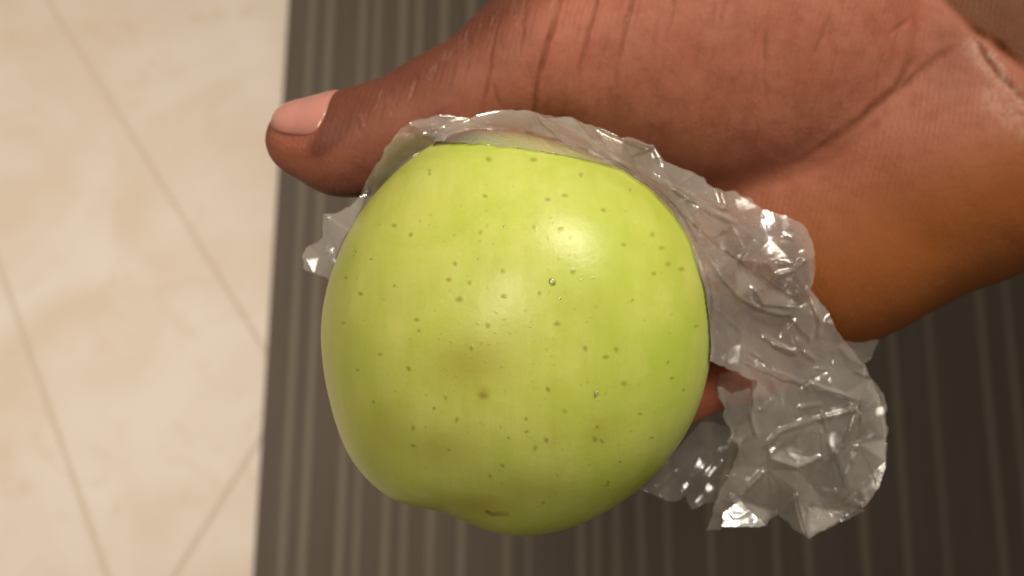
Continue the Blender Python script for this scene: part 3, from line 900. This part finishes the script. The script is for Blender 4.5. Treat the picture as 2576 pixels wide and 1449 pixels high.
SIDE = [(1900, 957), (1899, 1010), (1893, 1060), (1868, 1110), (1875, 1200), (1840, 1240), (1800, 1262), (1830, 1150), (1838, 1100), (1820, 1040), (1808, 985), (1812, 940), (1850, 930)]
LEFT = [(757, 640), (770, 622), (790, 612), (812, 592), (818, 540), (840, 533), (880, 521), (905, 495), (930, 470), (905, 530), (870, 590), (845, 645), (826, 705), (822, 698), (790, 685), (763, 672)]
TEAR = [(2105, 862), (2150, 860), (2212, 858), (2192, 900), (2172, 915), (2140, 905)]

def film_material(name, haze, tint, rough, spec):
    m = bpy.data.materials.new(name); m.use_nodes = True
    nt = m.node_tree; nt.nodes.clear(); t = NT(nt)
    out = t.n('ShaderNodeOutputMaterial')
    geo = t.n('ShaderNodeNewGeometry')
    bp = t.bump(t.noise(500, 2, rough=0.5), 0.05, 0.0005)
    lw = t.n('ShaderNodeLayerWeight'); lw.inputs['Blend'].default_value = 0.5; 
    cos = t.math('MAXIMUM', t.math('SUBTRACT', 1.0, lw.outputs['Facing']), 0.68)
    hz = t.ramp(t.noise(45, 4, rough=0.6), 0.3, 0.75, haze * 0.55, haze * 1.4)
    # the longer way through a slanting film clouds more
    op = t.math('SUBTRACT', 1.0, t.math('POWER', t.math('SUBTRACT', 1.0, hz), t.math('DIVIDE', 1.0, cos)))
    tr = t.n('ShaderNodeBsdfTransparent'); tr.inputs[0].default_value = (0.97, 0.97, 0.96, 1)
    df = t.n('ShaderNodeBsdfDiffuse'); df.inputs[0].default_value = (*tint, 1)
    tl = t.n('ShaderNodeBsdfTranslucent'); tl.inputs[0].default_value = (*tint, 1)
    t.l(bp, df.inputs['Normal'])
    mx0 = t.n('ShaderNodeMixShader'); mx0.inputs[0].default_value = 0.45
    t.l(df.outputs[0], mx0.inputs[1]); t.l(tl.outputs[0], mx0.inputs[2])
    mx1 = t.n('ShaderNodeMixShader'); t.l(op, mx1.inputs[0]); t.l(tr.outputs[0], mx1.inputs[1]); t.l(mx0.outputs[0], mx1.inputs[2])
    fr = t.n('ShaderNodeFresnel'); fr.inputs[0].default_value = 1.5; t.l(bp, fr.inputs['Normal'])
    gl = t.n('ShaderNodeBsdfGlossy'); gl.inputs['Color'].default_value = (1, 1, 1, 1); gl.inputs['Roughness'].default_value = rough
    t.l(bp, gl.inputs['Normal'])
    mx2 = t.n('ShaderNodeMixShader'); t.l(t.math('MULTIPLY', fr.outputs[0], spec, True), mx2.inputs[0]); t.l(mx1.outputs[0], mx2.inputs[1]); t.l(gl.outputs[0], mx2.inputs[2])
    t.l(mx2.outputs[0], out.inputs[0])
    return m

M_FILM = film_material('thin_clear_film', 0.14, (0.86, 0.80, 0.73), 0.15, 1.3)
M_FILM2 = film_material('cloudy_film', 0.24, (0.86, 0.80, 0.73), 0.13, 1.9)
M_FILM3 = film_material('folded_film', 0.15, (0.88, 0.83, 0.77), 0.13, 1.6)
M_SHINY = film_material('folded_shiny_film', 0.35, (0.86, 0.84, 0.82), 0.26, 4.2)

def sheet(name, poly, z, m, parent, seed=0):
    """a film cut to an outline, lying at the heights z of the grid"""
    poly = np.asarray(poly, float)
    # a torn, slightly uneven edge
    rs = []
    for k in range(len(poly)):
        a, c = poly[k], poly[(k + 1) % len(poly)]
        n = max(1, int(np.hypot(*(c - a)) / 7))
        for i in range(n): rs.append(a + (c - a) * i / n)
    rs = np.array(rs)
    if seed == 0:
        wj = vnoise(rs[:, 0], rs[:, 1], 0.035, 71) * 5 + vnoise(rs[:, 0], rs[:, 1], 0.09, 72) * 2.5
        wk = vnoise(rs[:, 0], rs[:, 1], 0.035, 73) * 5 + vnoise(rs[:, 0], rs[:, 1], 0.09, 74) * 2.5
        dm = seg_dist(rs[:, 0], rs[:, 1], outline + outline[:1])[0]
        f_ = smoothstep(dm, 12, 40)
        rs = rs + np.stack([wj * f_, wk * f_], -1)
    poly = rs
    cx = (GX[:-1, :-1] + GS / 2); cy = (GY[:-1, :-1] + GS / 2)
    keep = in_poly(cx, cy, poly)
    ny, nx = GX.shape
    idx = np.arange(ny * nx).reshape(ny, nx)
    q = np.stack([idx[:-1, :-1], idx[1:, :-1], idx[1:, 1:], idx[:-1, 1:]], -1)[keep]
    used, invi = np.unique(q, return_inverse=True)
    q = invi.reshape(-1, 4)
    x = GX.ravel()[used].copy(); y = GY.ravel()[used].copy(); zz = z.ravel()[used]
    # border vertices: those of edges used once
    e = np.sort(np.concatenate([q[:, [0, 1]], q[:, [1, 2]], q[:, [2, 3]], q[:, [3, 0]]]), 1)
    ue, cnt = np.unique(e, axis=0, return_counts=True)
    b = np.unique(ue[cnt == 1])
    cl = np.r_[poly, poly[:1]]
    bd = np.full(len(b), 1e9); bx = x[b].copy(); by = y[b].copy(); px, py = x[b], y[b]
    for k in range(len(poly)):
        a, c = cl[k], cl[k + 1]; ab = c - a; l2 = (ab ** 2).sum() + 1e-9
        t = np.clip(((px - a[0]) * ab[0] + (py - a[1]) * ab[1]) / l2, 0, 1)
        qx, qy = a[0] + t * ab[0], a[1] + t * ab[1]
        d = np.hypot(px - qx, py - qy); mm = d < bd
        bd = np.where(mm, d, bd); bx = np.where(mm, qx, bx); by = np.where(mm, qy, by)
    x[b] = bx; y[b] = by
    me = mesh_np(name, at(x, y, zz), q)
    return link(name, me, m, parent)

bag = link('plastic_bag', None, None, None, HELD_M @ Matrix.Translation(Vector(at(1950, 800, -.01))))
tag(bag, 'thin clear crumpled plastic bag bunched between the apple and the palm', 'plastic bag')
inv_off = -Vector(at(1950, 800, -.01))
def bag_sheet(*a):
    ob = sheet(*a)
    ob.location = inv_off
    return ob

out_ = np.maximum(ADIST, 0)
near = np.exp(-out_ / 130)
BASE = -0.0150 + (0.0215 - 0.011 * smoothstep(1130 - GX, 0, 90)) * np.exp(-out_ / 75) + 0.003 * vnoise(GX, GY, 0.005, 50)
under = np.maximum(HZ + 0.0016, -0.03)
back_free = -0.020 + 0.004 * vnoise(GX, GY, 0.005, 51)
zb = gblur(np.maximum(np.minimum(under, 0.002), back_free), 4)
cb = facets(100, 95, 0.0022) * (0.35 + 0.65 * (1 - near)) + crumple(101, 0.02, 0.00015, 3) + tangential(140, 4, 0.0005) * near
zb = np.maximum(zb + cb, HZ + 0.0005)
apple_back = np.where(ARHO < 1, -RZ * np.clip(1 - np.clip(ARHO, 0, 1) ** PW, 0, 1) ** (1 / PW) - 0.001, 0.02)
zb = np.where((ADIST < 14), np.minimum(zb, apple_back * smoothstep(-ADIST, -14, 4) + zb * (1 - smoothstep(-ADIST, -14, 4))), zb)
bag_sheet('back_film', BACK, zb, M_FILM, bag)

zf = gblur(np.maximum(under + 0.004, BASE), 5)
fold = gblur(facets(211, 105, 0.0019, HERO), 0.6)
thin = ridges([(p, 10, a * .62) for p, w, a in HERO]) + scratches(77, 80)
cf = fold * (0.42 + 0.58 * (1 - near)) + crumple(212, 0.02, 0.00010, 3) + tangential(240, 4, 0.0008) * near + thin * 0.001
zf = np.maximum(zf + cf, HZ + 0.0011)
# true heights of the apple's skin under the film, a little widened so that nothing pokes through
asp = np.full(GX.shape, -1.0)
fi = np.flatnonzero(front & (apx > gx[0]) & (apx < gx[-1]) & (apy > gy[0]) & (apy < gy[-1]))
np.maximum.at(asp, (np.rint((apy[fi] - gy[0]) / GS).astype(int), np.rint((apx[fi] - gx[0]) / GS).astype(int)), V_APPLE[fi, 2])
wide = asp.copy()
for _ in range(2):
    p_ = np.pad(wide, 1, constant_values=-1)
    wide = np.max([p_[i:i + wide.shape[0], j:j + wide.shape[1]] for i in range(3) for j in range(3)], 0)
over = np.where((wide > -0.5) & (GX > 1092), wide + 0.0001, -1)
deep = smoothstep(-ADIST, 4, 18) * (over > -0.5)
zf = over * deep + np.maximum(zf, over) * (1 - deep)
bag_sheet('front_film', FRONT, zf, M_FILM2, bag)
FOLDS = [z4((1255, 665), (1290, 730), (1340, 905), (1420, 640), (1340, 690)), z4((870, 650), (945, 570), (1160, 500), (1205, 545), (1200, 720), (1050, 795), (890, 745)),
         z4((930, 1050), (1040, 930), (1095, 1080), (1110, 1210)), z4((1110, 1210), (1100, 1020), (1230, 1040), (1470, 1045), (1350, 1110)),
         z4((565, 300), (640, 330), (760, 300), (790, 560), (720, 640), (650, 640), (600, 470)),
         z3((500, 480), (760, 650), (1000, 850), (1180, 960), (1110, 1050), (900, 990), (760, 900), (640, 760), (540, 610)),
         z3((1040, 880), (1250, 860), (1330, 960), (1270, 1200), (1120, 1040)), z4((1440, 380), (1500, 250), (1590, 520), (1600, 650), (1550, 900), (1420, 640)),
         z4((700, 130), (1120, 270), (1420, 370), (1180, 330), (900, 240)), z4((590, 1090), (700, 960), (860, 800), (1040, 930), (830, 1130)),
         [(1345, 283), (1440, 297), (1490, 345), (1560, 400), (1540, 412), (1430, 375)], [(1500, 320), (1645, 370), (1590, 405), (1640, 440), (1540, 400)],
         [(1030, 312), (1110, 290), (1300, 340), (1200, 352), (1090, 355)], [(1000, 335), (1090, 345), (1060, 392), (988, 455), (930, 520), (948, 410)], [(1640, 440), (1720, 470), (1860, 555), (1790, 600), (1700, 520)]]
rf = np.random.default_rng(31)
for pl in FOLDS:
    c_ = np.mean(pl, 0)
    bag_sheet('fold', pl, zf + 0.0006 + np.clip(((GX - c_[0]) * rf.normal(0, .12) + (GY - c_[1]) * rf.normal(0, .12)) * PXM, -0.0004, 0.002), M_FILM3, bag)
zl = -0.004 - out_ * PXM * 0.35 + facets(401, 45, 0.0012)
bag_sheet('left_fold', LEFT, np.maximum(zl, HZ + 0.0008), M_FILM2, bag)
zs = gblur(np.maximum(HZ + 0.003, -0.024), 3) + facets(330, 45, 0.0022)
bag_sheet('side_fold', SIDE, np.maximum(zs, HZ + 0.0008), M_FILM, bag)
bag_sheet('torn_corner', TEAR, zf * 0 - 0.022 + facets(350, 50, 0.0014) + (GX - 2150) * 0.00004, M_FILM2, bag)
# a flat shiny fold at the lower end that faces the lamp
FLAP = [(1813, 1323), (1822, 1292), (1860, 1258), (1892, 1290), (1923, 1324), (1880, 1327)]
nrm = np.array([0.07, 0.50, 0.86])
zfl = -0.009 - (nrm[0] * (GX - 1868) * PXM - nrm[1] * (GY - 1298) * PXM) / nrm[2] + crumple(360, 0.022, 0.00030, 5)
bag_sheet('shiny_fold', FLAP, zfl, M_SHINY, bag)
# the thin rolled hem where the bag ends on the apple
def hem(pts, r):
    p = np.array(pts, float); L = np.r_[0, np.cumsum(np.hypot(*(p[1:] - p[:-1]).T))]
    s_ = np.arange(0, L[-1], 5.0)
    x = np.interp(s_, L, p[:, 0]) + vnoise(s_, s_ * 0, 0.03, 61) * 2.0; y = np.interp(s_, L, p[:, 1]) + vnoise(s_, s_ * 0 + 9, 0.03, 62) * 2.0
    z = np.nan_to_num(apple_z(x, y)[0], nan=0.006) + 0.0003
    c = at(x, y, z); tn = np.gradient(c, axis=0); tn /= np.linalg.norm(tn, axis=1)[:, None]
    up = np.array([0, 0, 1.0]); b1 = np.cross(tn, up); b1 /= np.linalg.norm(b1, axis=1)[:, None]; b2_ = np.cross(b1, tn)
    rad = r * (0.55 + 0.45 * vnoise(s_, s_ * 0 + 3, 0.02, 63)) * np.clip(np.minimum(s_, s_[-1] - s_) / 40, 0.1, 1)
    K = 8
    V = np.concatenate([c + (b1 * math.cos(2 * math.pi * k / K) + b2_ * math.sin(2 * math.pi * k / K)) * rad[:, None] for k in range(K)])
    n = len(c); i = np.arange(n - 1)
    q = np.concatenate([np.stack([k * n + i, k * n + i + 1, ((k + 1) % K) * n + i + 1, ((k + 1) % K) * n + i], -1) for k in range(K)])
    ob = link('hem', mesh_np('hem', V, q), M_FILM2, bag); ob.location = inv_off
hem([(1095, 357), (1200, 361), (1270, 366), (1350, 377), (1420, 390), (1500, 408), (1568, 428), (1630, 472), (1688, 532), (1735, 602), (1773, 722), (1784, 800)], 0.00022)
# beads of water caught in the film
r3 = np.random.default_rng(8)
zf_at = lambda x, y: float(zf[int((y - gy[0]) / GS), int((x - gx[0]) / GS)]) + 0.0002
wet = [(1572 + .369 * x, 409 + .369 * y, r) for x, y, r in ((823, 375, 3.5), (899, 377, 4), (930, 372, 2.5), (683, 457, 4), (750, 480, 4), (758, 448, 3), (871, 436, 3), (838, 437, 2.5), (795, 560, 3.5), (980, 560, 3), (833, 628, 5),
       (947, 610, 3), (1078, 810, 4), (1020, 882, 5), (1220, 522, 3), (660, 540, 3), (720, 296, 3), (1140, 525, 3), (995, 770, 4), (555, 208, 4), (430, 205, 5), (590, 352, 4))]
wet += [(1572 + .369 * r3.uniform(640, 1200), 409 + .369 * r3.uniform(360, 820), r3.uniform(1.5, 3)) for _ in range(40)]
wd = beads('water_drops', wet, zf_at, bag)
wd.location = inv_off
